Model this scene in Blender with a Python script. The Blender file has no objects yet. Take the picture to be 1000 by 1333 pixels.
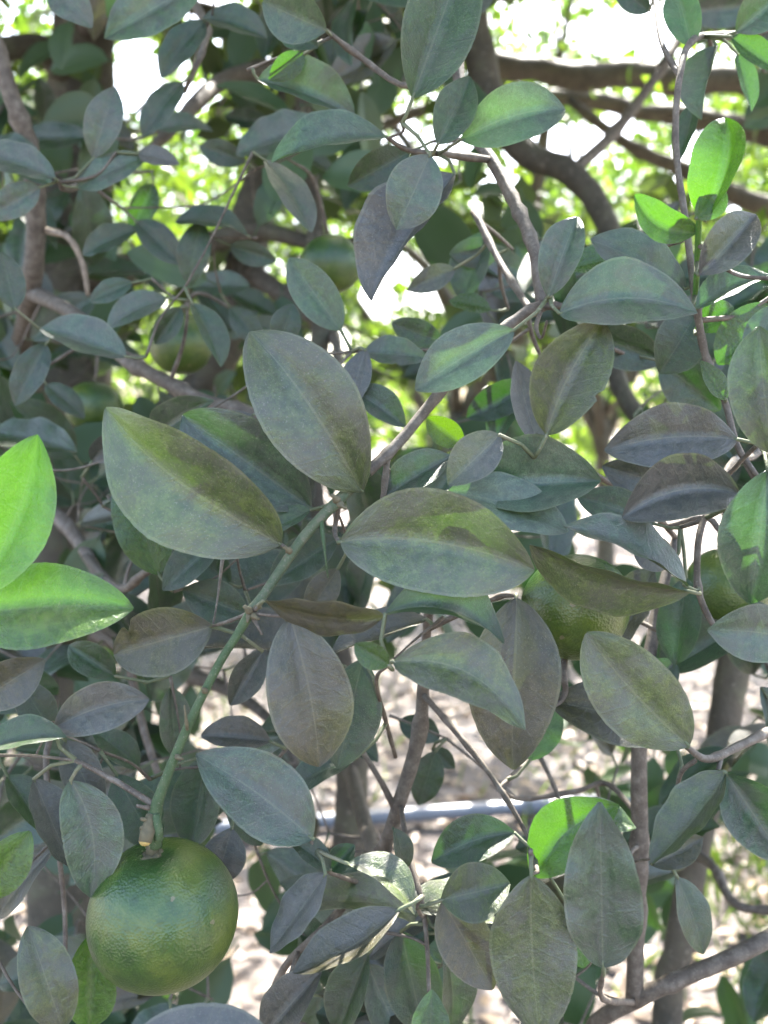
import bpy, math, random
import numpy as np
from mathutils import Vector, Matrix
R = math.radians
random.seed(11)
rng = np.random.default_rng(5)
sc = bpy.context.scene
col = sc.collection

# ------------------------------------------------------------------ camera
CAM = Vector((0, 0, 1.30)); PITCH = R(-5.0)
F = 1280.0                                    # focal length in pixels of the 1000 x 1333 photograph
cd = bpy.data.cameras.new('camera'); cam = bpy.data.objects.new('camera', cd); col.objects.link(cam)
cam.location = CAM; cam.rotation_euler = (R(90) + PITCH, 0, 0)
cd.sensor_fit = 'VERTICAL'; cd.sensor_height = 36.0; cd.lens = 36.0 * F / 1333.0
cd.clip_start = 0.02; cd.clip_end = 500.0
cd.dof.use_dof = True; cd.dof.focus_distance = 0.43; cd.dof.aperture_fstop = 9.5
sc.camera = cam

# ------------------------------------------------------------------ sky, sun, exposure
SUN_EL, SUN_AZ = R(57), R(14)                  # azimuth from +Y towards +X: the sun stands in front of the camera, high up
SUN = Vector((math.sin(SUN_AZ) * math.cos(SUN_EL), math.cos(SUN_AZ) * math.cos(SUN_EL), math.sin(SUN_EL)))
w = bpy.data.worlds.new('World'); sc.world = w; w.use_nodes = True
nt = w.node_tree; bg = nt.nodes['Background']
sky = nt.nodes.new('ShaderNodeTexSky'); sky.sky_type = 'NISHITA'; sky.sun_disc = False
sky.sun_elevation = SUN_EL; sky.sun_rotation = SUN_AZ; sky.air_density = 1.0; sky.dust_density = 4.5
nt.links.new(sky.outputs[0], bg.inputs[0]); bg.inputs[1].default_value = 0.15
sd = bpy.data.lights.new('sun', 'SUN'); sd.energy = 5.0; sd.angle = R(0.5); sd.color = (1.0, 0.96, 0.89)
sun = bpy.data.objects.new('sun', sd); col.objects.link(sun)
sun.rotation_euler = SUN.to_track_quat('Z', 'Y').to_euler(); sun.location = (0, 0, 8)
sc.view_settings.view_transform = 'Standard'; sc.view_settings.look = 'None'
sc.view_settings.exposure = 3.05; sc.view_settings.gamma = 1.0
sc.cycles.max_bounces = 10; sc.cycles.diffuse_bounces = 5; sc.cycles.transmission_bounces = 6

# ------------------------------------------------------------------ pixel <-> place
cp, sp = math.cos(PITCH), math.sin(PITCH)
FWD = Vector((0, cp, sp)); UP = Vector((0, -sp, cp)); RT = Vector((1, 0, 0))
def P(px, py, d):
    "a point seen at photograph pixel (px,py), d metres deep"
    return CAM + FWD * d + RT * ((px - 500.0) / F * d) + UP * (-(py - 666.5) / F * d)
def project(p):
    v = Vector(p) - CAM; d = v.dot(FWD)
    if d < 1e-4: return (0, 0, d)
    return (500 + v.dot(RT) / d * F, 666.5 - v.dot(UP) / d * F, d)
def on_ground(px, py, z=0.0):
    v = P(px, py, 1.0) - CAM
    t = (z - CAM.z) / v.z
    return CAM + v * t

# ------------------------------------------------------------------ materials
def newmat(name):
    m = bpy.data.materials.new(name); m.use_nodes = True
    n = m.node_tree.nodes; n.clear()
    return m, n, m.node_tree.links
def node(n, kind, **kw):
    x = n.new(kind)
    for k, v in kw.items():
        if k.startswith('i_'):
            key = k[2:]; x.inputs[int(key) if key.isdigit() else key.replace('_', ' ')].default_value = v
        else: setattr(x, k, v)
    return x
def math_(n, l, op, a, b=None, c=None, clamp=False):
    x = n.new('ShaderNodeMath'); x.operation = op; x.use_clamp = clamp
    for i, v in enumerate((a, b, c)):
        if v is None: continue
        if isinstance(v, (int, float)): x.inputs[i].default_value = v
        else: l.new(v, x.inputs[i])
    return x.outputs[0]
def mix(n, l, fac, a, b, blend='MIX'):
    x = n.new('ShaderNodeMix'); x.data_type = 'RGBA'; x.blend_type = blend; x.clamp_factor = True
    for s, v in ((0, fac), (6, a), (7, b)):
        if isinstance(v, (int, float)): x.inputs[s].default_value = v
        elif isinstance(v, tuple): x.inputs[s].default_value = (*v, 1.0)
        else: l.new(v, x.inputs[s])
    return x.outputs[2]
def ramp(n, l, fac, stops):
    x = n.new('ShaderNodeValToRGB'); e = x.color_ramp.elements
    while len(e) < len(stops): e.new(0.5)
    for i, (p, c) in enumerate(stops):
        e[i].position = p; e[i].color = (*c, 1) if len(c) == 3 else c
    l.new(fac, x.inputs[0]); return x.outputs[0]

def leaf_material(name, soot=0.5, trans=0.25, rough=0.42, yellow=0.0):
    m, n, l = newmat(name)
    out = node(n, 'ShaderNodeOutputMaterial'); oi = node(n, 'ShaderNodeObjectInfo')
    uv = node(n, 'ShaderNodeUVMap'); sep = node(n, 'ShaderNodeSeparateXYZ'); l.new(uv.outputs[0], sep.inputs[0])
    v, u = sep.outputs[0], sep.outputs[1]                 # v along the blade, u across it
    au = math_(n, l, 'ABSOLUTE', math_(n, l, 'MULTIPLY_ADD', u, 2.0, -1.0))
    tc = node(n, 'ShaderNodeTexCoord')
    # a different patch of noise for every leaf
    cmb = node(n, 'ShaderNodeVectorMath', operation='MULTIPLY_ADD')
    l.new(uv.outputs[0], cmb.inputs[0]); cmb.inputs[1].default_value = (2.0, 1.0, 1.0)
    rnd = node(n, 'ShaderNodeVectorMath', operation='SCALE'); rnd.inputs[0].default_value = (37.0, 91.0, 53.0)
    l.new(oi.outputs['Random'], rnd.inputs['Scale']); l.new(rnd.outputs[0], cmb.inputs[2])
    big = node(n, 'ShaderNodeTexNoise', i_Scale=1.9, i_Detail=4.0, i_Roughness=0.6); l.new(cmb.outputs[0], big.inputs['Vector'])
    mid = node(n, 'ShaderNodeTexNoise', i_Scale=7.0, i_Detail=5.0, i_Roughness=0.65); l.new(cmb.outputs[0], mid.inputs['Vector'])
    fine = node(n, 'ShaderNodeTexNoise', i_Scale=60.0, i_Detail=3.0, i_Roughness=0.6); l.new(cmb.outputs[0], fine.inputs['Vector'])
    base = oi.outputs['Color']
    # chlorophyll mottling
    c1 = mix(n, l, ramp(n, l, mid.outputs[0], [(0.36, (0, 0, 0)), (0.64, (1, 1, 1))]), mix(n, l, 1.0, base, (0.98, 1.00, 0.84), 'MULTIPLY'), mix(n, l, 1.0, base, (0.36, 0.45, 0.44), 'MULTIPLY'))
    spk = node(n, 'ShaderNodeTexNoise', i_Scale=34.0, i_Detail=4.0, i_Roughness=0.7); l.new(cmb.outputs[0], spk.inputs['Vector'])
    c1 = mix(n, l, ramp(n, l, spk.outputs[0], [(0.48, (0, 0, 0)), (0.60, (0.75, 0.75, 0.75))]), c1, mix(n, l, 1.0, base, (0.38, 0.36, 0.36), 'MULTIPLY'))
    # grey sooty bloom in patches
    sm = ramp(n, l, big.outputs[0], [(0.43, (0, 0, 0)), (0.57, (1, 1, 1))])
    sf = math_(n, l, 'MULTIPLY', sm, soot)
    sf = math_(n, l, 'MULTIPLY', sf, math_(n, l, 'MULTIPLY_ADD', spk.outputs[0], 1.8, 0.0), clamp=True)
    c2 = mix(n, l, sf, c1, (0.072, 0.066, 0.058))
    # veins: midrib and faint side veins
    mr = math_(n, l, 'LESS_THAN', au, math_(n, l, 'MULTIPLY_ADD', v, -0.022, 0.036))
    vein = math_(n, l, 'SINE', math_(n, l, 'MULTIPLY_ADD', big.outputs[0], 9.0, math_(n, l, 'MULTIPLY', math_(n, l, 'SUBTRACT', v, math_(n, l, 'MULTIPLY', au, 0.15)), 50.0)))
    vein = ramp(n, l, vein, [(0.86, (0, 0, 0)), (1.0, (1, 1, 1))])
    vf = math_(n, l, 'MULTIPLY', vein, 0.045)
    c3 = mix(n, l, vf, c2, (0.16, 0.19, 0.09))
    c4 = mix(n, l, math_(n, l, 'MULTIPLY', mr, 0.42), c3, mix(n, l, 0.6, base, (0.17, 0.17, 0.10)))
    # thin pale margin
    edge = math_(n, l, 'GREATER_THAN', au, 0.94)
    c5 = mix(n, l, math_(n, l, 'MULTIPLY', edge, 0.22), c4, (0.20, 0.21, 0.12))
    # dust and tiny scars
    sp_ = ramp(n, l, fine.outputs[0], [(0.60, (0, 0, 0)), (0.68, (1, 1, 1))])
    c6 = mix(n, l, math_(n, l, 'MULTIPLY', sp_, 0.42), c5, (0.24, 0.22, 0.18))
    vo = node(n, 'ShaderNodeTexVoronoi', i_Scale=9.0); l.new(cmb.outputs[0], vo.inputs['Vector'])
    sc_ = math_(n, l, 'LESS_THAN', vo.outputs['Distance'], math_(n, l, 'MULTIPLY_ADD', mid.outputs[0], 0.22, -0.075))
    c6 = mix(n, l, math_(n, l, 'MULTIPLY', sc_, 0.55 if not yellow else 0.75), c6, (0.07, 0.055, 0.03) if not yellow else (0.30, 0.25, 0.03))
    bs = node(n, 'ShaderNodeBsdfPrincipled'); l.new(c6, bs.inputs['Base Color'])
    rr = math_(n, l, 'MULTIPLY_ADD', sf, 0.22, rough)
    l.new(math_(n, l, 'MULTIPLY_ADD', mid.outputs[0], 0.16, math_(n, l, 'SUBTRACT', rr, 0.08)), bs.inputs['Roughness'])
    bs.inputs['Specular IOR Level'].default_value = 0.8
    hb = math_(n, l, 'ADD', math_(n, l, 'MULTIPLY', fine.outputs[0], 0.25), math_(n, l, 'ADD', math_(n, l, 'MULTIPLY', mid.outputs[0], 0.9), math_(n, l, 'MULTIPLY', math_(n, l, 'MULTIPLY', vein, big.outputs[0]), -0.16)))
    bp = node(n, 'ShaderNodeBump', i_Strength=0.6, i_Distance=0.0014); l.new(hb, bp.inputs['Height']); l.new(bp.outputs[0], bs.inputs['Normal'])
    tr = node(n, 'ShaderNodeBsdfTranslucent')
    tcol = mix(n, l, 1.0, mix(n, l, math_(n, l, 'MULTIPLY', sf, 0.75), base, (0.040, 0.048, 0.024)), (0.75, 1.3, 0.30), 'MULTIPLY')
    l.new(tcol, tr.inputs[0])
    ms = node(n, 'ShaderNodeMixShader'); ms.inputs[0].default_value = trans
    l.new(bs.outputs[0], ms.inputs[1]); l.new(tr.outputs[0], ms.inputs[2]); l.new(ms.outputs[0], out.inputs[0])
    return m

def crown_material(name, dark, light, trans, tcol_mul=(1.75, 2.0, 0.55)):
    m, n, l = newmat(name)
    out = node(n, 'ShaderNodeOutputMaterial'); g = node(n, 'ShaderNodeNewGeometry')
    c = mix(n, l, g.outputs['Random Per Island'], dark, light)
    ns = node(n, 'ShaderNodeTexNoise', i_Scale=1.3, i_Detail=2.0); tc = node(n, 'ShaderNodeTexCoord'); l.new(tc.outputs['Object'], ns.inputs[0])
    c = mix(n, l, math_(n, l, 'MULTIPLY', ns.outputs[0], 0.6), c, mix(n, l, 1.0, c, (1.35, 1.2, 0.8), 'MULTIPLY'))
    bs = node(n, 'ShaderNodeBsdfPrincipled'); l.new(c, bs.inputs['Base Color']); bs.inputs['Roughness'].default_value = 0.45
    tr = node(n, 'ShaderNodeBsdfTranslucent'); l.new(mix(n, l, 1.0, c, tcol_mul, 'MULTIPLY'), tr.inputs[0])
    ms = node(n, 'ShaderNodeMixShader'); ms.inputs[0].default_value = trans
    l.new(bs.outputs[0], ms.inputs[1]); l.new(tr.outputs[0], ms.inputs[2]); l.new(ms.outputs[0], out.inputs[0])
    return m

def bark_material(name, a, b, c, scale=60.0, tint=True):
    m, n, l = newmat(name)
    out = node(n, 'ShaderNodeOutputMaterial'); tc = node(n, 'ShaderNodeTexCoord'); oi = node(n, 'ShaderNodeObjectInfo')
    n1 = node(n, 'ShaderNodeTexNoise', i_Scale=scale, i_Detail=6.0, i_Roughness=0.65); l.new(tc.outputs['Object'], n1.inputs[0])
    n2 = node(n, 'ShaderNodeTexNoise', i_Scale=scale * 7, i_Detail=4.0); l.new(tc.outputs['Object'], n2.inputs[0])
    cc = ramp(n, l, n1.outputs[0], [(0.33, a), (0.52, b), (0.70, c)])
    if tint: cc = mix(n, l, 1.0, cc, oi.outputs['Color'], 'MULTIPLY')
    f = ramp(n, l, n2.outputs[0], [(0.60, (0, 0, 0)), (0.72, (1, 1, 1))])
    cc = mix(n, l, math_(n, l, 'MULTIPLY', f, 0.45), cc, (0.30, 0.26, 0.21))
    bs = node(n, 'ShaderNodeBsdfPrincipled'); l.new(cc, bs.inputs['Base Color']); bs.inputs['Roughness'].default_value = 0.72
    h = math_(n, l, 'ADD', n1.outputs[0], math_(n, l, 'MULTIPLY', n2.outputs[0], 0.4))
    bp = node(n, 'ShaderNodeBump', i_Strength=0.6, i_Distance=0.12 / scale); l.new(h, bp.inputs['Height']); l.new(bp.outputs[0], bs.inputs['Normal'])
    l.new(bs.outputs[0], out.inputs[0])
    return m

M_LEAF = leaf_material('dusty_leaf', 0.58, 0.085, 0.33)
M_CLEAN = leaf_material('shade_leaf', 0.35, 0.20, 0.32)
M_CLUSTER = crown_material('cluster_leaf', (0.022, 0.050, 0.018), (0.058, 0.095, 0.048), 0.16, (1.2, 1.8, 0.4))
M_SPOT = leaf_material('spotted_leaf', 0.35, 0.22, 0.40, yellow=1.0)
M_FRESH = leaf_material('fresh_leaf', 0.0, 0.30, 0.27)
M_BARK = bark_material('twig_bark', (0.062, 0.048, 0.036), (0.108, 0.088, 0.066), (0.18, 0.155, 0.125), 150.0)
M_GREEN = bark_material('green_twig', (0.030, 0.058, 0.020), (0.050, 0.086, 0.032), (0.090, 0.108, 0.055), 190.0)
M_PETIOLE = bark_material('petiole', (0.075, 0.095, 0.045), (0.11, 0.125, 0.065), (0.17, 0.16, 0.10), 70.0, tint=False)
M_TRUNK = bark_material('trunk_bark', (0.045, 0.040, 0.028), (0.078, 0.066, 0.046), (0.105, 0.105, 0.062), 22.0)
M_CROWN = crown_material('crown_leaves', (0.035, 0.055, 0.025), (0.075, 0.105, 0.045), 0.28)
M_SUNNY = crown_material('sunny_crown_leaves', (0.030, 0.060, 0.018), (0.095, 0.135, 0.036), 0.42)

def fruit_material():
    m, n, l = newmat('green_peel')
    out = node(n, 'ShaderNodeOutputMaterial'); tc = node(n, 'ShaderNodeTexCoord'); oi = node(n, 'ShaderNodeObjectInfo')
    ad = node(n, 'ShaderNodeVectorMath', operation='ADD'); l.new(tc.outputs['Object'], ad.inputs[0])
    sc2 = node(n, 'ShaderNodeVectorMath', operation='SCALE'); sc2.inputs[0].default_value = (3, 5, 7); l.new(oi.outputs['Random'], sc2.inputs['Scale']); l.new(sc2.outputs[0], ad.inputs[1])
    big = node(n, 'ShaderNodeTexNoise', i_Scale=45.0, i_Detail=4.0, i_Roughness=0.55); l.new(ad.outputs[0], big.inputs[0])
    sm = node(n, 'ShaderNodeTexNoise', i_Scale=260.0, i_Detail=4.0); l.new(ad.outputs[0], sm.inputs[0])
    vo = node(n, 'ShaderNodeTexVoronoi', i_Scale=900.0); l.new(ad.outputs[0], vo.inputs['Vector'])
    sep = node(n, 'ShaderNodeSeparateXYZ'); l.new(tc.outputs['Object'], sep.inputs[0])
    c = ramp(n, l, big.outputs[0], [(0.38, (0.017, 0.050, 0.008)), (0.50, (0.036, 0.080, 0.011)), (0.63, (0.080, 0.116, 0.016))])
    c = mix(n, l, math_(n, l, 'MULTIPLY_ADD', sep.outputs[2], -18.0, 0.08, clamp=True), c, (0.105, 0.135, 0.018))    # yellower towards the blossom end
    c = mix(n, l, ramp(n, l, sm.outputs[0], [(0.50, (0, 0, 0)), (0.66, (0.35, 0.35, 0.35))]), c, (0.016, 0.036, 0.008))
    c = mix(n, l, math_(n, l, 'MULTIPLY', math_(n, l, 'LESS_THAN', vo.outputs['Distance'], 0.28), 0.35), c, (0.075, 0.125, 0.035))
    v2 = node(n, 'ShaderNodeTexVoronoi', i_Scale=70.0); l.new(ad.outputs[0], v2.inputs['Vector'])
    scar = math_(n, l, 'LESS_THAN', v2.outputs['Distance'], math_(n, l, 'MULTIPLY_ADD', sm.outputs[0], 0.34, -0.105))
    c = mix(n, l, math_(n, l, 'MULTIPLY', scar, 0.75), c, (0.19, 0.155, 0.085))
    bs = node(n, 'ShaderNodeBsdfPrincipled'); l.new(c, bs.inputs['Base Color']); bs.inputs['Roughness'].default_value = 0.33; bs.inputs['Specular IOR Level'].default_value = 0.65
    h = math_(n, l, 'ADD', math_(n, l, 'MULTIPLY', vo.outputs['Distance'], 0.5), math_(n, l, 'ADD', math_(n, l, 'MULTIPLY', big.outputs[0], 1.0), math_(n, l, 'MULTIPLY', sm.outputs[0], 0.15)))
    bp = node(n, 'ShaderNodeBump', i_Strength=0.42, i_Distance=0.0011); l.new(h, bp.inputs['Height']); l.new(bp.outputs[0], bs.inputs['Normal'])
    l.new(bs.outputs[0], out.inputs[0]); return m
M_FRUIT = fruit_material()

def ground_material():
    m, n, l = newmat('dry_soil')
    out = node(n, 'ShaderNodeOutputMaterial'); tc = node(n, 'ShaderNodeTexCoord')
    a = node(n, 'ShaderNodeTexNoise', i_Scale=1.4, i_Detail=8.0, i_Roughness=0.62); l.new(tc.outputs['Object'], a.inputs[0])
    b = node(n, 'ShaderNodeTexNoise', i_Scale=24.0, i_Detail=6.0, i_Roughness=0.7); l.new(tc.outputs['Object'], b.inputs[0])
    c = ramp(n, l, a.outputs[0], [(0.32, (0.085, 0.070, 0.062)), (0.52, (0.155, 0.135, 0.124)), (0.70, (0.25, 0.228, 0.212))])
    c = mix(n, l, ramp(n, l, b.outputs[0], [(0.36, (0.6, 0.6, 0.6)), (0.56, (0, 0, 0))]), c, (0.12, 0.09, 0.07))
    bs = node(n, 'ShaderNodeBsdfPrincipled'); l.new(c, bs.inputs['Base Color']); bs.inputs['Roughness'].default_value = 0.95
    bp = node(n, 'ShaderNodeBump', i_Strength=0.9, i_Distance=0.03); l.new(b.outputs[0], bp.inputs['Height']); l.new(bp.outputs[0], bs.inputs['Normal'])
    l.new(bs.outputs[0], out.inputs[0]); return m
M_GROUND = ground_material()
def simple(name, colr, rough, scale=80.0, var=0.3, spec=0.5):
    m, n, l = newmat(name)
    out = node(n, 'ShaderNodeOutputMaterial'); tc = node(n, 'ShaderNodeTexCoord')
    a = node(n, 'ShaderNodeTexNoise', i_Scale=scale, i_Detail=5.0); l.new(tc.outputs['Object'], a.inputs[0])
    c = mix(n, l, a.outputs[0], tuple(x * (1 - var) for x in colr), tuple(min(1, x * (1 + var)) for x in colr))
    bs = node(n, 'ShaderNodeBsdfPrincipled'); l.new(c, bs.inputs['Base Color']); bs.inputs['Roughness'].default_value = rough
    bs.inputs['Specular IOR Level'].default_value = spec
    l.new(bs.outputs[0], out.inputs[0]); return m
M_CALYX = simple('dry_calyx', (0.105, 0.090, 0.050), 0.8, 500.0, 0.5)
M_SCAR = simple('cut_wood', (0.46, 0.34, 0.12), 0.7, 900.0, 0.3)
M_PIPE = simple('grey_plastic_pipe', (0.13, 0.145, 0.175), 0.25, 12.0, 0.18)
M_LITTER = crown_material('dry_leaves', (0.08, 0.056, 0.040), (0.24, 0.185, 0.14), 0.1, (1.2, 1.0, 0.8))
M_STONE = simple('pale_stone', (0.38, 0.33, 0.29), 0.9, 40.0, 0.3)

# ------------------------------------------------------------------ helpers
def mesh_obj(name, verts, faces, mats, parent=None, smooth=True, mat_idx=None, uvs=None, color=None, kind=None):
    me = bpy.data.meshes.new(name)
    me.from_pydata([tuple(v) for v in verts], [], faces)
    for m in (mats if isinstance(mats, (list, tuple)) else [mats]): me.materials.append(m)
    if smooth: me.polygons.foreach_set('use_smooth', [True] * len(me.polygons))
    if mat_idx is not None: me.polygons.foreach_set('material_index', mat_idx)
    if uvs is not None:
        layer = me.uv_layers.new(name='UVMap')
        li = np.empty(len(me.loops), dtype=np.int32); me.loops.foreach_get('vertex_index', li)
        layer.data.foreach_set('uv', np.asarray(uvs, dtype=np.float32)[li].ravel())
    me.update()
    o = bpy.data.objects.new(name, me); col.objects.link(o)
    if parent is not None: o.parent = parent; o.matrix_parent_inverse = parent_inv(parent)
    if color: o.color = (*color, 1.0)
    if kind: o['kind'] = kind
    return o
def parent_inv(p):
    return WORLD[p.name].inverted()
WORLD = {}
def empty(name, loc, label, cat, group=None):
    o = bpy.data.objects.new(name, None); col.objects.link(o); o.location = loc; o.empty_display_size = 0.05
    o['label'] = label; o['category'] = cat
    if group: o['group'] = group
    WORLD[o.name] = Matrix.Translation(loc)
    return o

def spline(pts, n):
    "Catmull-Rom through points (any dimension), n samples per span"
    p = [np.asarray(q, float) for q in pts]
    if len(p) == 2: return [p[0] + (p[1] - p[0]) * t for t in np.linspace(0, 1, n + 1)]
    p = [2 * p[0] - p[1]] + p + [2 * p[-1] - p[-2]]
    out = []
    for i in range(1, len(p) - 2):
        for k in range(n):
            t = k / n
            out.append(0.5 * ((2 * p[i]) + (-p[i - 1] + p[i + 1]) * t + (2 * p[i - 1] - 5 * p[i] + 4 * p[i + 1] - p[i + 2]) * t * t + (-p[i - 1] + 3 * p[i] - 3 * p[i + 1] + p[i + 2]) * t ** 3))
    out.append(p[-2]); return out
def tube(path, radii, sides=8, rough=0.0, caps=True):
    vs, fs = [], []; path = [Vector(p) for p in path]; nrm = None
    for i, p in enumerate(path):
        t = (path[min(i + 1, len(path) - 1)] - path[max(i - 1, 0)])
        if t.length < 1e-9: t = Vector((0, 0, 1))
        t.normalize()
        if nrm is None:
            nrm = t.orthogonal().normalized()
        else:
            nrm = (nrm - t * nrm.dot(t))
            nrm = nrm.normalized() if nrm.length > 1e-6 else t.orthogonal().normalized()
        b = t.cross(nrm)
        for k in range(sides):
            a = 2 * math.pi * k / sides; r = radii[i] * (1 + rough * (random.random() - 0.5))
            vs.append(p + (nrm * math.cos(a) + b * math.sin(a)) * r)
    for i in range(len(path) - 1):
        for k in range(sides):
            a, b2 = i * sides + k, i * sides + (k + 1) % sides
            fs.append((a, b2, b2 + sides, a + sides))
    if caps:
        fs.append(tuple(range(sides - 1, -1, -1))); q = (len(path) - 1) * sides; fs.append(tuple(range(q, q + sides)))
    return vs, fs

BR = {'A': [], 'B': []}            # every tree's branches as sampled points: (numpy points, object)
def branch(tree, key, name, pts, mat=M_BARK, color=(1, 1, 1), n=6, sides=9, rough=0.10, knobs=True):
    "pts: (px, py, depth, width in px) or ('w', x, y, z, radius in m)"
    q = [tuple(p[1:]) if p[0] == 'w' else (*P(p[0], p[1], p[2]), p[3] * 0.5 * p[2] / F) for p in pts]
    s = spline(q, n); path = [Vector(x[:3]) for x in s]; rad = [max(x[3], 0.0004) for x in s]
    if knobs:
        k1, k2, pr = (1.02, 1.09, .35) if sides > 9 else (1.12, 1.35, .18)
        for i in range(2, len(rad) - 2):
            if random.random() < pr: rad[i] *= random.uniform(k1, k2)
    v, f = tube(path, rad, sides, rough)
    o = mesh_obj(name, v, f, mat, tree, color=color)
    WORLD[o.name] = Matrix.Identity(4)
    if key: BR[key].append((np.array([list(x) for x in path]), o, rad))
    return o

# ------------------------------------------------------------------ leaf blades
def leaf_mesh(base, tip, width, nrm, bend=0.0, curl=0.0, fold=0.12, wave=0.02, petiole=None, pr=0.0008, seg=34, half=4, rag=0.007, twist=0.0, cup=0.0):
    base, tip = Vector(base), Vector(tip); X = tip - base; L = X.length; X.normalize()
    N = Vector(nrm); N = (N - X * N.dot(X)).normalized(); Y = N.cross(X)
    vs, uv, fs, mi = [], [], [], []
    a, b = random.uniform(0.64, 0.78), random.uniform(0.68, 0.84); tm = a / (a + b); pk = tm ** a * (1 - tm) ** b
    ph = random.uniform(0, 6.28); wn = random.uniform(2.0, 3.6); teeth = random.uniform(17, 25)
    bites = [(random.choice((-1, 1)), random.uniform(.25, .9), random.uniform(.02, .05), random.uniform(.12, .38)) for _ in range(1 if random.random() < .03 else 0)]
    lop = random.uniform(-.06, .06)
    for i in range(seg + 1):
        t = i / seg
        h = width * 0.5 * max(0.0, t ** a * (1 - t) ** b / pk)
        h *= 1 + rag * math.sin(teeth * 6.283 * t + ph) * (0.4 + 0.6 * math.sin(5 * t + 2 * ph) ** 2) + 0.022 * math.sin(8 * t + ph)
        h = max(h, 0.0006)
        for j in range(-half, half + 1):
            u = j / half; y = u * h * (1 + lop * (1 if u > 0 else -1))
            for (bs_, bt, bw, bd) in bites:
                if u * bs_ > 0.5: y *= 1 - bd * math.exp(-((t - bt) / bw) ** 2)
            ay = abs(y)
            z = fold * ay - curl * L * 4 * (t - 0.5) ** 2 + curl * L
            z += wave * L * (u * u) * math.sin(wn * 6.283 * t + ph + (1.4 if u > 0 else 0))
            if j == 0: z -= 0.018 * h * 2
            z += 0.03 * h * math.sin(abs(u) * 3.14) * 2 + cup * h * u * u
            yy = y + bend * L * 4 * t * (1 - t)
            tw = twist * (t - 0.3)
            cy, sy = math.cos(tw), math.sin(tw)
            vs.append(base + X * (t * L) + Y * (yy * cy - z * sy) + N * (z * cy + yy * sy)); uv.append((t, 0.5 + 0.5 * u))
    k = 2 * half + 1
    for i in range(seg):
        for j in range(2 * half):
            q = i * k + j; fs.append((q, q + 1, q + k + 1, q + k)); mi.append(0)
    if petiole is not None:
        p0 = Vector(petiole); st = vs[half] + X * (0.04 * L)
        midp = (p0 + base) * 0.5 + X * (-0.12 * (p0 - base).length) + Vector((0, 0, -0.05 * (p0 - base).length))
        pv, pf = tube([p0, midp, base, st], [pr * 1.35, pr, pr, pr * 0.5], 6)
        o = len(vs); vs += pv; uv += [(0.5, 0.5)] * len(pv)
        fs += [tuple(x + o for x in f) for f in pf]; mi += [1] * len(pf)
    return vs, fs, mi, uv

def nearest(key, p):
    best = (9, None, None, 0.001); p = np.asarray(p, float)
    for pts, o, rad in BR[key]:
        d = np.linalg.norm(pts - p, axis=1); i = int(d.argmin())
        if d[i] < best[0]: best = (float(d[i]), Vector(pts[i]), o, rad[i])
    return best

TWIG_MAX = 0.030
def grow(tree, key, leaves, twig_color=(1, 1, 1)):
    "hang the leaves on the branches, nearest first; a leaf too far from any wood gets a twig of its own"
    todo = list(leaves); made = []
    dist = [nearest(key, L['base'])[0] for L in todo]
    while todo:
        i = int(np.argmin(dist)); L = todo.pop(i); dist.pop(i)
        d, q, o, r = nearest(key, L['base'])
        B = Vector(L['base']); X = (Vector(L['tip']) - B).normalized()
        if d > TWIG_MAX:
            e = B - X * 0.010 + (q - B).normalized() * 0.004
            m1 = q.lerp(e, 0.5) + Vector((random.uniform(-1, 1), random.uniform(0, 1), random.uniform(-1.2, 0.4))) * d * 0.10
            rr = min(r * 0.8, 0.0011 + 0.010 * d)
            q0 = [(*q, rr), (*m1, rr * 0.85), (*e, 0.0010)]
            s = spline(q0, 6); path = [Vector(x[:3]) for x in s]; rad = [x[3] for x in s]
            v, f = tube(path, rad, 7, 0.12)
            tw = mesh_obj('twig', v, f, M_BARK, tree, color=twig_color); WORLD[tw.name] = Matrix.Identity(4)
            arr = np.array([list(x) for x in path]); BR[key].append((arr, tw, rad))
            for j, l2 in enumerate(todo):
                dist[j] = min(dist[j], float(np.linalg.norm(arr - np.asarray(l2['base']), axis=1).min()))
            d, q, o, r = nearest(key, L['base'])
        v, f, mi, uv = leaf_mesh(L['base'], L['tip'], L['w'], L['n'], petiole=q, pr=L.get('pr', 0.0008), **L['shape'])
        lo = mesh_obj('leaf', v, f, [L['mat'], M_PETIOLE], o, mat_idx=mi, uvs=uv, color=L['color'])
        made.append(lo)
    return made

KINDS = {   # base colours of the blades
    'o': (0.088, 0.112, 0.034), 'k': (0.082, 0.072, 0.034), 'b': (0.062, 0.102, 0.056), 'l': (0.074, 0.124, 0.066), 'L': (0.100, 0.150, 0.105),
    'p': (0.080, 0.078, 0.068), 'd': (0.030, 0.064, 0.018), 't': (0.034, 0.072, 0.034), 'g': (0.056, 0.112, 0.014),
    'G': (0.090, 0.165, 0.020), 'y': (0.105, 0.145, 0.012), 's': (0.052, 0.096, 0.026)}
KMAT = {'o': M_LEAF, 'k': M_LEAF, 'b': M_LEAF, 'l': M_CLEAN, 'L': M_CLEAN, 'p': M_LEAF, 'd': M_CLEAN, 't': M_CLEAN, 'g': M_FRESH, 'G': M_FRESH, 'y': M_FRESH, 's': M_SPOT}

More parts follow.
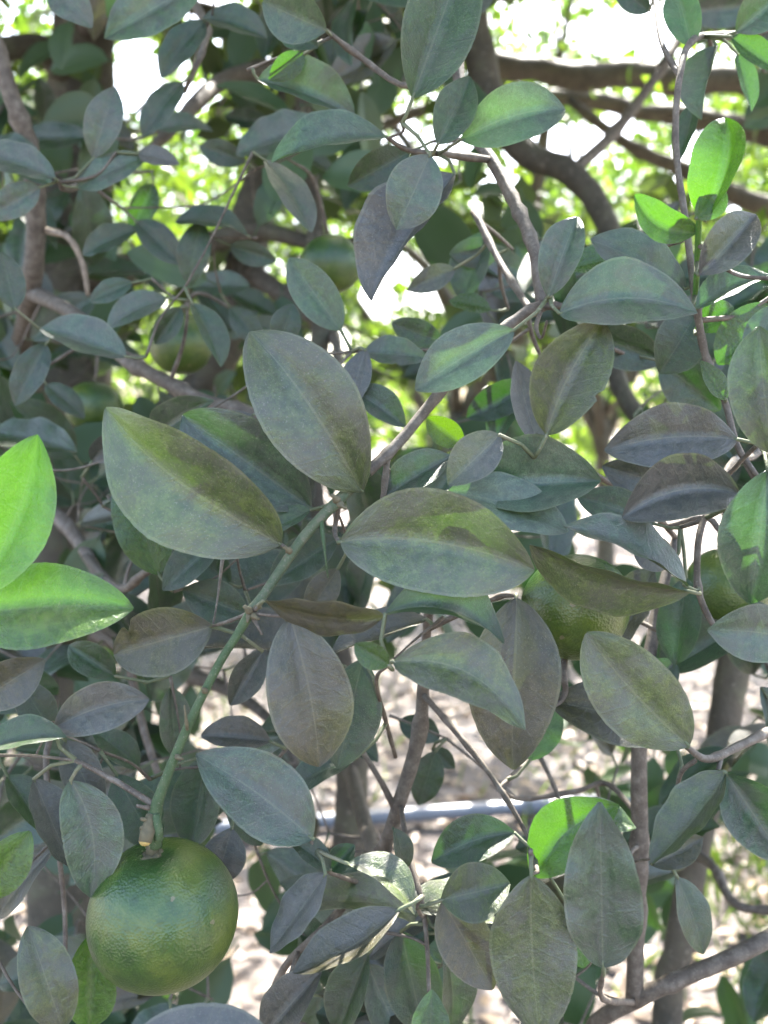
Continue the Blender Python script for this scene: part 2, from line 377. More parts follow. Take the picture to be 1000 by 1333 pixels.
def hand_leaf(bx, by, tx, ty, wpx, kind, d, bend=0.0, curl=None, fold=None, dd=None, up=None, twist=None):
    wpx *= random.uniform(0.85, 0.93)
    "a leaf seen from pixel (bx,by) to (tx,ty), wpx wide; its roll follows from how narrow it looks"
    Lp = math.hypot(tx - bx, ty - by)
    ext = random.uniform(-0.10, 0.10) * Lp / F * d if dd is None else dd
    B = P(bx, by, d + 0.25 * max(ext, 0)); T = P(tx, ty, d + ext)
    Lr = (T - B).length
    ratio = wpx / Lp; nat = random.uniform(0.47, 0.55)
    c = min(1.0, ratio / nat); phi = math.acos(max(0.25, c)) * (1 if up is None else up)
    wid = wpx * d / F / max(c if c < 1 else 1, 0.25) if c < 1 else wpx * d / F
    X = (T - B).normalized(); V = (CAM - (B + T) * 0.5).normalized(); N = (V - X * V.dot(X)).normalized(); Y = N.cross(X)
    sgn = 1 if Y.z > 0 else -1
    N = N * math.cos(phi) + Y * (math.sin(phi) * sgn)
    cc = KINDS[kind]; j = random.uniform(0.88, 1.14)
    return dict(base=B, tip=T, w=wid, n=N, mat=KMAT[kind], color=tuple(max(0.01, x * j * random.uniform(0.95, 1.05)) for x in cc), pr=0.00085,
                shape=dict(bend=bend, curl=random.uniform(-0.03, 0.11) if curl is None else curl, fold=(random.uniform(0.06, 0.32) if random.random() < .8 else random.uniform(.4, .7)) if fold is None else fold,
                           wave=random.uniform(0.004, 0.016), cup=random.uniform(-0.05, 0.35), twist=random.uniform(-0.4, 0.4) if twist is None else twist))

# ------------------------------------------------------------------ the ground
def ground():
    xs = np.concatenate([[-220, -120, -60, -30], np.linspace(-15, 15, 121), [30, 60, 120, 220]])
    ys = np.concatenate([[-120, -40, -15], np.linspace(-6, 24, 121), [40, 70, 130, 220, 320]])
    X, Y = np.meshgrid(xs, ys); Z = 0.030 * np.sin(X * 2.1 + 0.6 * Y) * np.cos(Y * 1.7) + 0.012 * np.sin(X * 7.3 + Y * 5.1)
    Z *= (np.abs(X) < 15) & (Y > -6) & (Y < 24)
    v = np.stack([X, Y, Z - 0.02], -1).reshape(-1, 3); nx = len(xs)
    f = [(j * nx + i, j * nx + i + 1, (j + 1) * nx + i + 1, (j + 1) * nx + i) for j in range(len(ys) - 1) for i in range(nx - 1)]
    o = mesh_obj('ground', v, f, M_GROUND); o['kind'] = 'structure'
    o['label'] = 'dry sunlit brown soil under the citrus trees'; o['category'] = 'ground'
    return o
ground()
def gz(x, y): return 0.030 * math.sin(x * 2.1 + 0.6 * y) * math.cos(y * 1.7) + 0.012 * math.sin(x * 7.3 + y * 5.1) - 0.02

def leaf_cloud(centers, L, wd, dirs, nrms, name, mat, parent=None, kind='stuff'):
    "many small folded leaves in one mesh"
    c = np.asarray(centers); n = len(c); X = dirs / np.linalg.norm(dirs, axis=1, keepdims=True)
    N = nrms - X * (nrms * X).sum(1, keepdims=True); N /= np.linalg.norm(N, axis=1, keepdims=True) + 1e-9; Y = np.cross(N, X)
    prof = [(0.0, 0.0, 0.0), (0.33, 0.48, 0.08), (0.33, 0.0, 0.0), (0.33, -0.48, 0.08), (0.70, 0.38, 0.03), (0.70, 0.0, -0.02), (0.70, -0.38, 0.03), (1.0, 0.0, -0.10)]
    fc = [(0, 2, 1), (0, 3, 2), (1, 2, 5, 4), (2, 3, 6, 5), (4, 5, 7), (5, 6, 7)]
    V = np.zeros((n, 8, 3))
    for k, (t, u, z) in enumerate(prof):
        V[:, k] = c + X * ((t - 0.5) * L)[:, None] + Y * (u * wd)[:, None] + N * (z * L)[:, None]
    faces = [tuple(i * 8 + q for q in f) for i in range(n) for f in fc]
    return mesh_obj(name, V.reshape(-1, 3), faces, mat, parent, kind=kind)

# leaf litter, stones
n = 5200
xy = np.stack([rng.normal(0.4, 2.2, n), 1.2 + rng.gamma(2.0, 1.5, n)], 1)
zz = np.array([gz(x, y) for x, y in xy]) + rng.uniform(0.004, 0.016, n)
dr = np.stack([rng.normal(0, 1, n), rng.normal(0, 1, n), rng.normal(0, 0.15, n)], 1)
nr = np.stack([rng.normal(0, 0.35, n), rng.normal(0, 0.35, n), np.ones(n)], 1)
o = leaf_cloud(np.column_stack([xy, zz]), rng.uniform(0.035, 0.085, n), rng.uniform(0.018, 0.042, n), dr, nr, 'leaf_litter', M_LITTER)
o['label'] = 'dry brown fallen leaves scattered over the soil'; o['category'] = 'leaf litter'
sv, sf = [], []
for i in range(420):
    x, y = random.gauss(0.4, 1.8), 1.5 + random.gammavariate(2.0, 1.3); r = random.uniform(0.008, 0.03); z = gz(x, y) + r * 0.3; k = len(sv)
    for (a, b, c) in ((1, 0, 0), (0, 1, 0), (-1, 0, 0), (0, -1, 0), (0, 0, 1), (0, 0, -1)):
        s = r * random.uniform(0.7, 1.2); sv.append((x + a * s, y + b * s, z + c * s * 0.6))
    sf += [(k + a, k + b, k + c) for a, b, c in ((0, 1, 4), (1, 2, 4), (2, 3, 4), (3, 0, 4), (1, 0, 5), (2, 1, 5), (3, 2, 5), (0, 3, 5))]
o = mesh_obj('gravel', sv, sf, M_STONE, smooth=False, kind='stuff'); o['label'] = 'small pale stones lying among the leaf litter'; o['category'] = 'gravel'
n = 1500
gx = np.concatenate([rng.normal(1.15, 0.35, n // 2), rng.normal(-1.6, 0.9, n - n // 2)]); gy = np.concatenate([rng.normal(2.7, 0.5, n // 2), rng.normal(4.2, 0.8, n - n // 2)])
gl = rng.uniform(0.05, 0.16, n)
dr = np.stack([rng.normal(0, 0.5, n), rng.normal(0, 0.5, n), np.ones(n)], 1); nr = rng.normal(0, 1, (n, 3))
o = leaf_cloud(np.stack([gx, gy, np.array([gz(a, b) for a, b in zip(gx, gy)]) + gl * 0.42], 1), gl, np.full(n, 0.006), dr, nr, 'grass', M_SUNNY)
o['label'] = 'sparse thin grass tufts on the dry soil'; o['category'] = 'grass'

# ------------------------------------------------------------------ irrigation pipe on the ground
pl, pr_ = on_ground(455, 1066, 0.035), on_ground(745, 1049, 0.035)
dv = (pr_ - pl).normalized(); PR = 0.024
pipe = empty('irrigation_pipe', tuple(pl.lerp(pr_, 0.5) - Vector((0, 0, PR))), 'long grey-blue plastic pipe lying on the bare soil', 'pipe')
pth = [pl + dv * t + Vector((0, 0, 0.008 * math.sin(t * 1.7))) for t in np.linspace(-3.2, 3.6, 60)]
v, f = tube(pth, [PR] * 60, 20); mesh_obj('pipe_body', v, f, M_PIPE, pipe)
for t in (-1.4, 0.62, 2.3):
    c0 = pl + dv * t + Vector((0, 0, 0.008 * math.sin(t * 1.7)))
    v, f = tube([c0 - dv * 0.05, c0 - dv * 0.047, c0 + dv * 0.047, c0 + dv * 0.05], [PR * 1.03, PR * 1.22, PR * 1.22, PR * 1.03], 20); mesh_obj('coupling', v, f, M_PIPE, pipe)

# ------------------------------------------------------------------ the near citrus tree
A_ROOT = P(870, 1333, 0.95); A_ROOT.z = gz(A_ROOT.x, A_ROOT.y) - 0.02
treeA = empty('citrus_tree', A_ROOT, 'near citrus tree with dusty grey-green leaves and slim brown stems, carrying the fruit', 'tree')
G1, G2 = (0.95, 1.0, 0.95), (1.15, 1.05, 1.12)
W_ = lambda v, r: ('w', v[0], v[1], v[2], r)
rx, ry, rz = A_ROOT
branch(treeA, 'A', 'trunk', [W_((rx, ry, rz), 0.030), W_((rx + 0.01, ry, rz + 0.30), 0.021), (868, 1345, 0.95, 40), (885, 1230, 0.93, 38), (905, 1110, 0.92, 36), (935, 980, 0.90, 38), (955, 870, 0.89, 40), (985, 700, 0.88, 36),
        (1020, 450, 0.86, 34), (1045, 150, 0.86, 32), (1020, -150, 0.88, 30), (900, -420, 0.95, 26), (760, -700, 1.05, 20)], M_TRUNK, sides=12)
branch(treeA, 'A', 'stem', [W_((rx - 0.03, ry + 0.02, rz + 0.02), 0.024), (600, 1480, 1.0, 44), (470, 1330, 1.02, 44), (448, 1200, 1.02, 43), (455, 1090, 1.02, 43), (457, 980, 1.02, 42), (440, 860, 1.02, 38), (420, 740, 1.03, 34), (400, 560, 1.05, 30), (420, 400, 1.1, 26), (400, 200, 1.15, 22), (380, -100, 1.2, 18)], M_TRUNK, sides=12)
branch(treeA, 'A', 'limb', [(868, 1345, 0.95, 30), (820, 1400, 0.80, 26), (770, 1345, 0.62, 22), (830, 1300, 0.58, 22), (900, 1268, 0.57, 22), (1000, 1222, 0.57, 22), (1100, 1150, 0.60, 18)], M_BARK)
branch(treeA, 'A', 'stem', [(826, 1305, 0.58, 23), (829, 1200, 0.57, 22), (833, 1100, 0.565, 22), (832, 990, 0.56, 21), (838, 900, 0.56, 19), (860, 780, 0.58, 15), (880, 700, 0.6, 11)], M_BARK)
# the limb that crosses the middle and the one that carries the main sprig
branch(treeA, 'A', 'limb', [(985, 700, 0.88, 26), (930, 640, 0.95, 26), (870, 580, 1.0, 25), (815, 520, 1.05, 24), (790, 430, 1.10, 26), (800, 330, 1.15, 28), (775, 262, 1.2, 32), (735, 220, 1.22, 33), (690, 203, 1.25, 34), (645, 150, 1.28, 38), (622, 60, 1.3, 40), (600, -70, 1.35, 40), (560, -300, 1.4, 34)], M_TRUNK, sides=12)
branch(treeA, 'A', 'branch', [(742, 226, 1.22, 16), (800, 172, 1.28, 15), (860, 90, 1.36, 13), (905, 10, 1.45, 11), (930, -60, 1.5, 9)], M_BARK)
branch(treeA, 'A', 'branch', [(1030, -100, 0.87, 24), (850, -210, 0.78, 20), (690, -160, 0.70, 18), (610, -40, 0.62, 17), (595, 70, 0.58, 16), (612, 165, 0.55, 15), (640, 208, 0.53, 16), (672, 268, 0.51, 17), (697, 330, 0.49, 17), (706, 398, 0.475, 16)], M_BARK)
main_up = branch(treeA, 'A', 'branch', [(706, 398, 0.475, 16), (680, 410, 0.468, 15), (625, 455, 0.458, 12), (570, 515, 0.447, 14), (520, 575, 0.437, 15), (478, 615, 0.430, 15)], M_BARK)
main_mid = branch(treeA, 'A', 'branch', [(484, 609, 0.431, 14), (440, 652, 0.424, 15), (395, 700, 0.419, 14), (345, 772, 0.414, 13), (326, 797, 0.412, 15)], M_GREEN, (1.45, 1.1, 1.45), rough=0.06, knobs=False)
main_low = branch(treeA, 'A', 'branch', [(329, 793, 0.412, 14), (310, 825, .4115, 12), (285, 865, 0.411, 11.5), (245, 945, 0.411, 12), (212, 1025, 0.412, 14), (202, 1058, 0.413, 18), (200, 1080, 0.414, 20), (203, 1102, 0.417, 16)], M_GREEN, rough=0.05, knobs=False)
twigs = [   # (px, py, depth, width)
    [(617, 275, .60, 10), (650, 340, .57, 9), (690, 402, .52, 9), (700, 404, .48, 7)],
    [(706, 398, .475, 12), (735, 400, .465, 9), (775, 420, .50, 7), (800, 455, .55, 6), (860, 470, .58, 6)],
    [(1020, 30, .86, 12), (960, 45, .6, 10), (905, 50, .50, 9), (885, 100, .47, 9), (880, 190, .465, 9), (893, 290, .46, 9), (905, 385, .455, 10), (918, 460, .46, 10), (943, 520, .46, 9), (960, 580, .455, 9), (985, 620, .45, 8)],
    [(885, 100, .47, 8), (860, 50, .5, 7), (850, -30, .55, 6)],
    [(1010, 550, .86, 14), (985, 590, .6, 11), (955, 600, .47, 10), (930, 650, .44, 9), (911, 695, .425, 9), (909, 765, .42, 9), (928, 812, .42, 8), (945, 830, .42, 6)],
    [(975, 800, .885, 16), (1030, 930, .60, 14), (1000, 952, .47, 12), (955, 975, .435, 12), (920, 988, .42, 11), (893, 972, .412, 7)],
    [(940, 980, .43, 8), (935, 1005, .42, 6)],
    [(905, 990, .42, 7), (885, 1010, .43, 6), (880, 1060, .46, 6)],
    [(455, 1000, 1.02, 22), (480, 1090, .70, 20), (495, 1110, .56, 18), (516, 1058, .535, 19), (545, 960, .525, 19), (552, 880, .515, 16), (556, 820, .50, 12), (560, 740, .48, 10), (520, 650, .46, 8), (500, 600, .435, 7)],
    [(517, 1058, .535, 10), (495, 1015, .53, 8), (470, 975, .53, 7), (455, 945, .52, 6)],
    [(552, 905, .515, 8), (600, 960, .50, 8), (650, 1025, .49, 7), (690, 1095, .48, 6), (700, 1135, .43, 6)],
    [(515, 985, .52, 6), (500, 930, .47, 6), (490, 885, .41, 5), (506, 866, .39, 4)],
    [(522, 1050, .53, 7), (532, 1110, .49, 7), (548, 1170, .47, 7), (556, 1230, .46, 6), (560, 1345, .44, 6)],
    [(497, 1110, .56, 12), (470, 1150, .52, 11), (420, 1210, .50, 11), (370, 1260, .50, 10), (335, 1345, .52, 9)],
    [(470, 1150, .52, 7), (440, 1140, .46, 6), (425, 1130, .43, 5), (402, 1085, .42, 5), (400, 1040, .44, 4)],
    [(690, 960, .60, 6), (720, 1020, .58, 6), (735, 1065, .57, 5)], [(650, 1025, .49, 5), (690, 985, .56, 6), (690, 955, .60, 6)],
    [(830, 1060, .565, 8), (790, 1020, .6, 7), (750, 1030, .6, 7), (680, 1040, .58, 6), (655, 1030, .49, 5)],
    [(826, 1305, .58, 9), (785, 1300, .47, 7), (786, 1262, .405, 5)],
    [(905, 1110, .92, 14), (930, 1130, .85, 13), (955, 1175, .80, 12), (1005, 1185, .78, 11), (1060, 1180, .75, 9)],
    [(443, 650, .424, 8), (436, 690, .43, 6), (441, 706, .41, 5)],
    [(395, 700, .419, 7), (378, 715, .42, 6), (366, 709, .42, 5)],
    [(505, 592, .435, 9), (500, 640, .44, 8), (497, 660, .44, 6)],
    [(326, 797, .412, 6), (338, 790, .405, 5)], [(326, 797, .412, 5), (343, 800, .408, 4), (375, 803, .41, 4)],
    [(326, 797, .412, 6), (300, 808, .425, 5), (277, 815, .437, 4)],
    [(710, 397, .475, 10), (717, 380, .46, 8), (716, 384, .425, 5)],
    [(706, 400, .475, 6), (698, 425, .46, 6), (705, 440, .45, 4), (712, 418, .44, 4)],
    [(640, 208, .53, 10), (570, 200, .50, 8), (530, 195, .5, 6), (505, 180, .49, 5)],
    [(590, 60, .58, 10), (535, 112, .52, 8), (470, 75, .53, 8), (425, 40, .52, 6)],
    [(750, 735, .50, 6), (735, 860, .455, 8), (735, 905, .45, 8), (712, 925, .44, 5)],
    [(556, 820, .50, 8), (640, 780, .48, 7), (672, 775, .45, 5)], [(860, 780, .58, 9), (780, 800, .52, 8), (750, 735, .50, 7)],
    [(880, 700, .6, 8), (840, 660, .55, 8), (720, 590, .47, 7), (640, 600, .46, 6), (590, 640, .45, 5)],
]
for t in twigs: branch(treeA, 'A', 'twig', t, M_BARK, n=5, sides=7, rough=0.12)
branch(treeA, 'A', 'shoot', [(905, 395, .455, 8), (908, 340, .44, 8), (910, 290, .425, 8), (915, 278, .42, 5)], M_GREEN, (1.3, 1.9, 0.7), n=5, sides=7, knobs=False)

# left hand side: the branches of the tree behind (its trunk stands at the left)
B_ROOT = P(85, 900, 1.5); B_ROOT.z = gz(B_ROOT.x, B_ROOT.y) - 0.02
treeB = empty('citrus_tree', B_ROOT, 'shaded citrus tree with a thick upright brown trunk behind hanging green fruit', 'tree')
branch(treeB, 'B', 'trunk', [W_(tuple(B_ROOT), 0.085), W_((B_ROOT.x, B_ROOT.y, 0.35), 0.066), (82, 800, 1.5, 104), (90, 520, 1.5, 100), (98, 330, 1.5, 94), (105, 200, 1.5, 84), (108, 60, 1.5, 80), (125, -150, 1.52, 74), (180, -420, 1.6, 60), (260, -700, 1.7, 40)], M_TRUNK, sides=16)
branch(treeB, 'B', 'limb', [(88, 640, 1.5, 60), (200, 560, 1.45, 52), (285, 470, 1.42, 46), (318, 350, 1.40, 50), (335, 260, 1.40, 52), (400, 90, 1.45, 44), (470, -60, 1.5, 40), (520, -250, 1.5, 30)], M_TRUNK, sides=12)
branch(treeB, 'B', 'limb', [(98, 350, 1.5, 50), (170, 352, 1.42, 44), (245, 330, 1.36, 36), (330, 300, 1.3, 26), (430, 320, 1.25, 18), (520, 300, 1.2, 12)], M_TRUNK)
branch(treeB, 'B', 'limb', [(107, 110, 1.5, 40), (50, 62, 1.4, 34), (-30, 66, 1.3, 28), (-120, 40, 1.25, 22)], M_TRUNK)
branch(treeB, 'B', 'stem', [(90, 560, 1.5, 30), (30, 490, 1.1, 27), (38, 400, 0.88, 27), (47, 300, 0.82, 25), (40, 200, 0.80, 24), (10, 110, 0.78, 22), (-25, 0, 0.78, 20)], M_BARK)
branch(treeB, 'B', 'branch', [(40, 380, 0.86, 22), (95, 408, 0.78, 18), (162, 466, 0.70, 19), (212, 495, 0.68, 19), (265, 522, 0.67, 19), (330, 540, 0.66, 18), (400, 580, 0.66, 12), (450, 640, 0.66, 8)], M_BARK)
branch(treeB, 'B', 'branch', [(88, 620, 1.48, 24), (40, 620, 1.1, 20), (55, 652, 0.90, 19), (92, 690, 0.85, 19), (130, 752, 0.80, 15), (160, 830, 0.76, 12), (190, 960, 0.74, 10), (240, 1100, 0.72, 8)], M_BARK, (1.35, 1.35, 1.4))
branch(treeB, 'B', 'twig', [(112, 725, 0.82, 12), (155, 766, 0.66, 11), (190, 745, 0.58, 11), (260, 706, 0.54, 10), (330, 660, 0.52, 8), (405, 662, 0.49, 6)], M_BARK)
branch(treeB, 'B', 'branch', [(84, 760, 1.5, 30), (60, 830, 1.0, 22), (70, 900, 0.70, 14), (68, 945, 0.55, 9), (60, 1000, 0.52, 8), (75, 1100, 0.52, 7), (85, 1200, 0.52, 6), (82, 1345, 0.5, 6)], M_BARK)
branch(treeB, 'B', 'branch', [(84, 800, 1.5, 30), (200, 860, 1.2, 24), (300, 900, 1.0, 18), (370, 960, 0.90, 13), (400, 1060, 0.85, 9)], M_BARK)
branch(treeB, 'B', 'branch', [(400, 90, 1.45, 30), (300, 100, 1.1, 20), (200, 190, 0.85, 12), (100, 243, 0.66, 8), (75, 235, 0.61, 6)], M_BARK)
branch(treeB, 'B', 'branch', [(318, 350, 1.40, 30), (420, 420, 1.2, 20), (440, 470, 0.9, 10), (425, 520, 0.75, 8)], M_BARK)
branch(treeB, 'B', 'branch', [(108, 40, 1.5, 30), (200, -40, 1.1, 22), (262, 20, 0.80, 12), (265, 60, 0.70, 9), (240, 120, 0.68, 6)], M_BARK)
branch(treeB, 'B', 'twig', [(60, 300, .82, 9), (90, 310, .8, 8), (108, 345, .8, 7), (115, 385, .8, 5)], M_BARK, (1.9, 1.8, 1.7))

# ------------------------------------------------------------------ leaves read from the photograph: base x,y  tip x,y  width  kind  depth
LA = [
 (366,709,138,531,118,'o',.42,dict(bend=.03,up=-.3,fold=.30,dd=-.006)), (472,640,325,432,140,'o',.425,dict(bend=-.03,up=0,fold=.30,dd=-.004)),
 (443,705,696,742,136,'o',.405,dict(bend=.07,up=0,fold=.34,dd=-.01,curl=.03)), (502,798,656,838,62,'s',.388,dict(bend=.14,curl=.08,up=.8,fold=.55)),
 (512,861,684,950,80,'o',.38,dict(bend=.16,curl=.05,up=.6)), (343,782,500,803,46,'k',.395,dict(bend=-.06,curl=.05,up=-1)),
 (555,806,430,852,44,'k',.412,{}), (506,866,462,838,40,'g',.375,dict(up=0)), (378,803,415,998,118,'k',.412,dict(up=0,bend=.03)),
 (472,858,440,1000,86,'t',.45,{}), (672,778,668,1002,104,'k',.435,dict(up=0,fold=.2)), (897,971,763,824,106,'o',.41,dict(up=0,bend=.03)),
 (878,962,712,912,88,'k',.447,{}), (898,770,690,708,42,'o',.40,dict(bend=.05,up=-.8,curl=.04)), (895,764,733,686,44,'b',.407,dict(up=1)),
 (650,566,584,632,68,'p',.418,dict(up=0)), (596,634,782,626,92,'L',.440,dict(up=.4)), (583,640,740,692,56,'L',.430,dict(up=.5,bend=.03)),
 (500,648,588,594,56,'b',.445,{}), (604,580,556,544,40,'y',.47,dict(up=0)), (669,430,541,508,64,'L',.425,dict(up=.4,bend=-.02)),
 (712,566,784,418,98,'o',.425,dict(up=0,bend=.05)), (702,582,672,470,54,'p',.47,{}), (728,408,908,407,44,'b',.42,dict(bend=.10,up=.45,curl=.05)),
 (714,386,752,282,56,'b',.422,dict(up=.3)), (960,572,787,586,78,'p',.42,dict(up=.3,bend=-.05)), (962,642,810,674,84,'p',.41,dict(up=.3,bend=-.12)),
 (1000,612,977,786,116,'l',.40,dict(up=0)), (1045,835,921,820,86,'b',.40,dict(bend=-.04)), (893,752,880,866,64,'t',.47,{}),
 (1003,590,988,425,92,'o',.39,dict(up=0)), (1012,398,972,470,52,'l',.40,{}), (910,358,985,280,70,'p',.43,dict(up=.2)),
 (892,376,768,312,62,'b',.458,{}), (918,288,944,154,50,'G',.42,dict(fold=.75,up=.5,bend=-.14,twist=.2)), (908,302,826,254,50,'G',.43,dict(bend=.16,fold=.3)),
 (906,284,944,248,44,'G',.415,dict(up=0)), (1005,398,934,474,72,'g',.46,{}), (906,402,1004,358,46,'l',.44,{}), (905,412,858,486,74,'t',.50,{}),
 (692,1140,702,1350,130,'o',.39,dict(up=0,bend=-.02)), (785,1258,781,1044,92,'b',.39,dict(up=0)), (692,1140,806,1048,78,'G',.452,dict(up=0,bend=.1)),
 (756,1046,828,1078,42,'g',.475,{}), (945,1006,849,1124,66,'o',.41,dict(bend=.04)), (945,1006,1020,1118,88,'b',.41,dict(up=0)),
 (882,1142,916,1242,44,'d',.50,{}), (848,1126,915,1090,46,'k',.46,{}), (670,1084,562,1122,68,'d',.45,dict(up=.5,bend=-.06)), (574,1172,664,1150,84,'o',.43,{}),
 (576,1172,642,1288,78,'k',.46,{}), (522,1212,552,1345,82,'d',.48,{}), (577,1222,588,1345,52,'d',.475,{}), (560,1360,562,1288,56,'l',.42,{}),
 (452,1124,540,1190,42,'o',.41,dict(bend=.12,curl=.08)), (520,1184,382,1268,62,'k',.40,dict(bend=.08)), (424,1138,351,1240,52,'p',.41,dict(bend=-.02)),
 (430,1132,378,1094,36,'t',.42,{}), (430,1132,462,1100,36,'t',.43,{}), (407,1092,255,982,92,'b',.41,dict(up=.2,bend=-.03)), (462,988,374,1032,42,'t',.47,{}),
 (512,1078,526,1134,27,'d',.47,{}), (567,978,545,1048,48,'d',.58,{}), (520,938,572,962,40,'t',.60,{}), (563,975,592,1000,26,'d',.6,{}),
 (44,1014,94,1130,64,'p',.43,{}), (92,1016,118,1168,86,'b',.417,dict(bend=.10,up=0)), (-25,1170,39,1082,66,'G',.42,{}), (82,1340,36,1206,76,'o',.41,dict(up=0)),
 (116,1338,122,1212,60,'G',.445,dict(fold=.4,up=0)), (140,1400,378,1392,172,'p',.345,dict(up=0)), (70,948,194,910,70,'p',.42,dict(up=.3,bend=.06)),
 (-25,978,86,960,48,'d',.41,dict(bend=.06)), (-30,915,58,858,66,'k',.45,{}), (-50,802,174,792,80,'G',.40,dict(up=.3,bend=.02,curl=.05)),
 (-34,775,49,566,78,'G',.39,dict(up=.4,bend=-.05,fold=.4)), (277,815,148,852,100,'k',.438,dict(up=0)), (207,748,160,620,78,'g',.50,{}), (266,702,174,638,44,'p',.46,{}),
 (405,662,238,540,112,'b',.47,dict(up=.2)), (405,664,340,694,32,'l',.46,{}), (286,704,212,768,54,'t',.50,{}), (322,800,238,768,64,'d',.50,{}),
 (342,848,300,918,48,'p',.45,{}), (66,952,28,886,54,'t',.47,{}), (85,964,132,1056,58,'p',.46,{}), (152,1008,202,1106,72,'t',.46,{}), (72,1102,-5,1194,60,'k',.45,{}),
 (222,895,228,986,48,'b',.50,{}), (352,965,262,958,46,'p',.48,{}), (266,984,248,1104,74,'t',.50,{}), (302,1078,280,1154,62,'p',.48,{}), (345,1345,420,1262,70,'p',.43,{}),
 (425,40,342,2,72,'l',.50,dict(up=0)), (366,34,414,62,42,'t',.52,{}), (396,70,350,104,36,'g',.55,{}), (336,104,462,152,62,'b',.56,{}),
 (502,178,354,212,56,'l',.50,dict(bend=-.06)), (600,182,736,142,66,'L',.48,dict(bend=.06,up=.3)), (537,128,606,-62,104,'s',.45,dict(up=0)), (570,188,612,100,60,'l',.47,{}),
 (560,202,516,299,84,'b',.452,dict(up=0)), (592,226,484,392,90,'p',.48,{}), (532,198,453,242,54,'d',.55,{}), (444,430,376,336,62,'l',.52,{}),
 (362,452,382,396,42,'t',.56,{}), (476,455,454,538,46,'p',.50,{}), (474,460,556,466,42,'b',.52,{}), (458,508,528,556,46,'b',.50,{}), (577,446,510,420,42,'d',.55,{}),
 (592,350,530,378,37,'p',.60,{}), (640,404,584,392,27,'g',.60,{}), (692,498,608,544,52,'d',.55,{}), (862,470,758,430,62,'d',.56,{}), (860,470,938,534,72,'d',.55,{}),
 (902,640,784,606,72,'p',.48,{}), (852,682,752,648,54,'b',.475,{}), (872,738,826,702,50,'p',.47,{}), (956,612,868,598,52,'t',.48,{}), (900,60,880,-20,52,'t',.5,{}),
 (958,42,1018,-8,64,'b',.5,{}), (952,48,1014,92,34,'g',.5,{}), (932,60,914,156,44,'b',.52,{}), (905,130,886,208,34,'t',.55,{}), (960,70,978,145,28,'g',.55,{}),
 (845,15,800,-20,40,'t',.56,{}), (690,500,640,585,44,'t',.55,{}), (632,300,600,390,54,'d',.62,{}), (650,330,585,330,44,'t',.62,{}), (820,330,735,350,40,'g',.48,{}),
 (905,430,955,400,44,'g',.47,{}), (945,520,912,470,30,'g',.455,{}), (1000,700,940,690,40,'d',.5,{}), (850,740,800,850,60,'k',.52,{}), (880,860,830,910,52,'d',.52,{}),
 (740,1180,760,1260,70,'d',.46,{}), (690,990,720,900,60,'t',.5,{}), (440,700,350,760,60,'d',.5,{}), (440,740,400,800,46,'k',.48,{}), (300,760,230,700,60,'t',.52,{}),
 (480,1240,440,1345,58,'d',.47,{}), (300,1020,340,1100,52,'d',.5,{}), (10,1010,60,1090,50,'d',.47,{}), (150,880,90,840,50,'d',.5,{}), (180,1000,120,950,44,'d',.5,{}),
]
LB = [
 (72,232,-30,198,46,'b',.60), (52,244,-18,284,46,'b',.60), (122,206,150,113,54,'b',.62), (100,244,192,204,46,'b',.62), (180,200,234,214,27,'p',.62), (262,-24,136,50,78,'b',.60),
 (68,-24,120,36,54,'b',.58), (266,28,210,102,46,'t',.65), (238,108,186,178,40,'t',.65), (264,24,348,50,37,'d',.65), (345,208,406,302,42,'b',.60), (420,164,308,202,52,'b',.7),
 (322,306,228,288,28,'t',.7), (262,288,248,372,46,'d',.7), (178,288,238,344,44,'t',.7), (182,298,108,332,36,'t',.7), (164,464,52,428,54,'b',.60), (216,388,140,428,42,'b',.65),
 (60,448,20,528,48,'t',.62), (20,402,2,328,47,'d',.6), (250,394,288,478,40,'t',.6), (236,400,202,448,37,'d',.65), (172,368,118,392,32,'t',.65), (300,320,360,340,34,'t',.72),
 (200,240,170,300,38,'g',.75), (320,210,260,190,36,'t',.72), (300,400,345,450,38,'d',.75), (120,600,160,560,36,'p',.6), (330,540,250,590,46,'p',.58), (60,500,110,545,36,'d',.72),
]
def entry(e):
    kw = e[7] if len(e) > 7 else {}
    return hand_leaf(*e[:7], **kw)
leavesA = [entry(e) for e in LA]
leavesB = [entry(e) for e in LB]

# openings in the foliage through which the bright ground, trees and sky show
HOLES = [(236,448,44,44),(122,530,38,38),(431,344,42,42),(175,100,30,52),(245,128,26,24),(275,12,40,14),(45,30,40,36),(525,165,18,30),(585,188,40,22),(650,235,28,16),(690,190,44,40),(760,60,130,70),(765,195,80,70),(835,150,50,40),
 (905,190,45,45),(935,120,28,60),(960,250,40,40),(500,370,55,75),(550,385,48,42),(440,440,22,26),(530,540,24,26),(480,570,18,36),(600,530,22,24),(765,560,48,54),(735,520,20,30),(832,482,14,30),
 (255,487,28,20),(170,495,14,12),(50,690,16,44),(800,712,52,28),(895,705,34,18),(842,832,34,18),(600,930,95,72),(640,1010,90,60),(570,1060,110,54),(330,920,34,28),(282,900,22,34),(230,770,22,18),
 (440,685,14,20),(930,900,44,44),(905,940,34,54),(962,1180,54,90),(880,1285,64,60),(800,1310,40,40),(330,1300,44,60),(295,1160,22,60),(60,1170,30,22),(725,1010,44,60),(640,1310,24,40),(500,910,34,50),
 (440,1040,20,60),(720,880,20,20),(240,260,90,70),(380,320,40,40),(980,230,30,50),(340,470,16,20),(60,745,20,20),(900,330,20,20)]
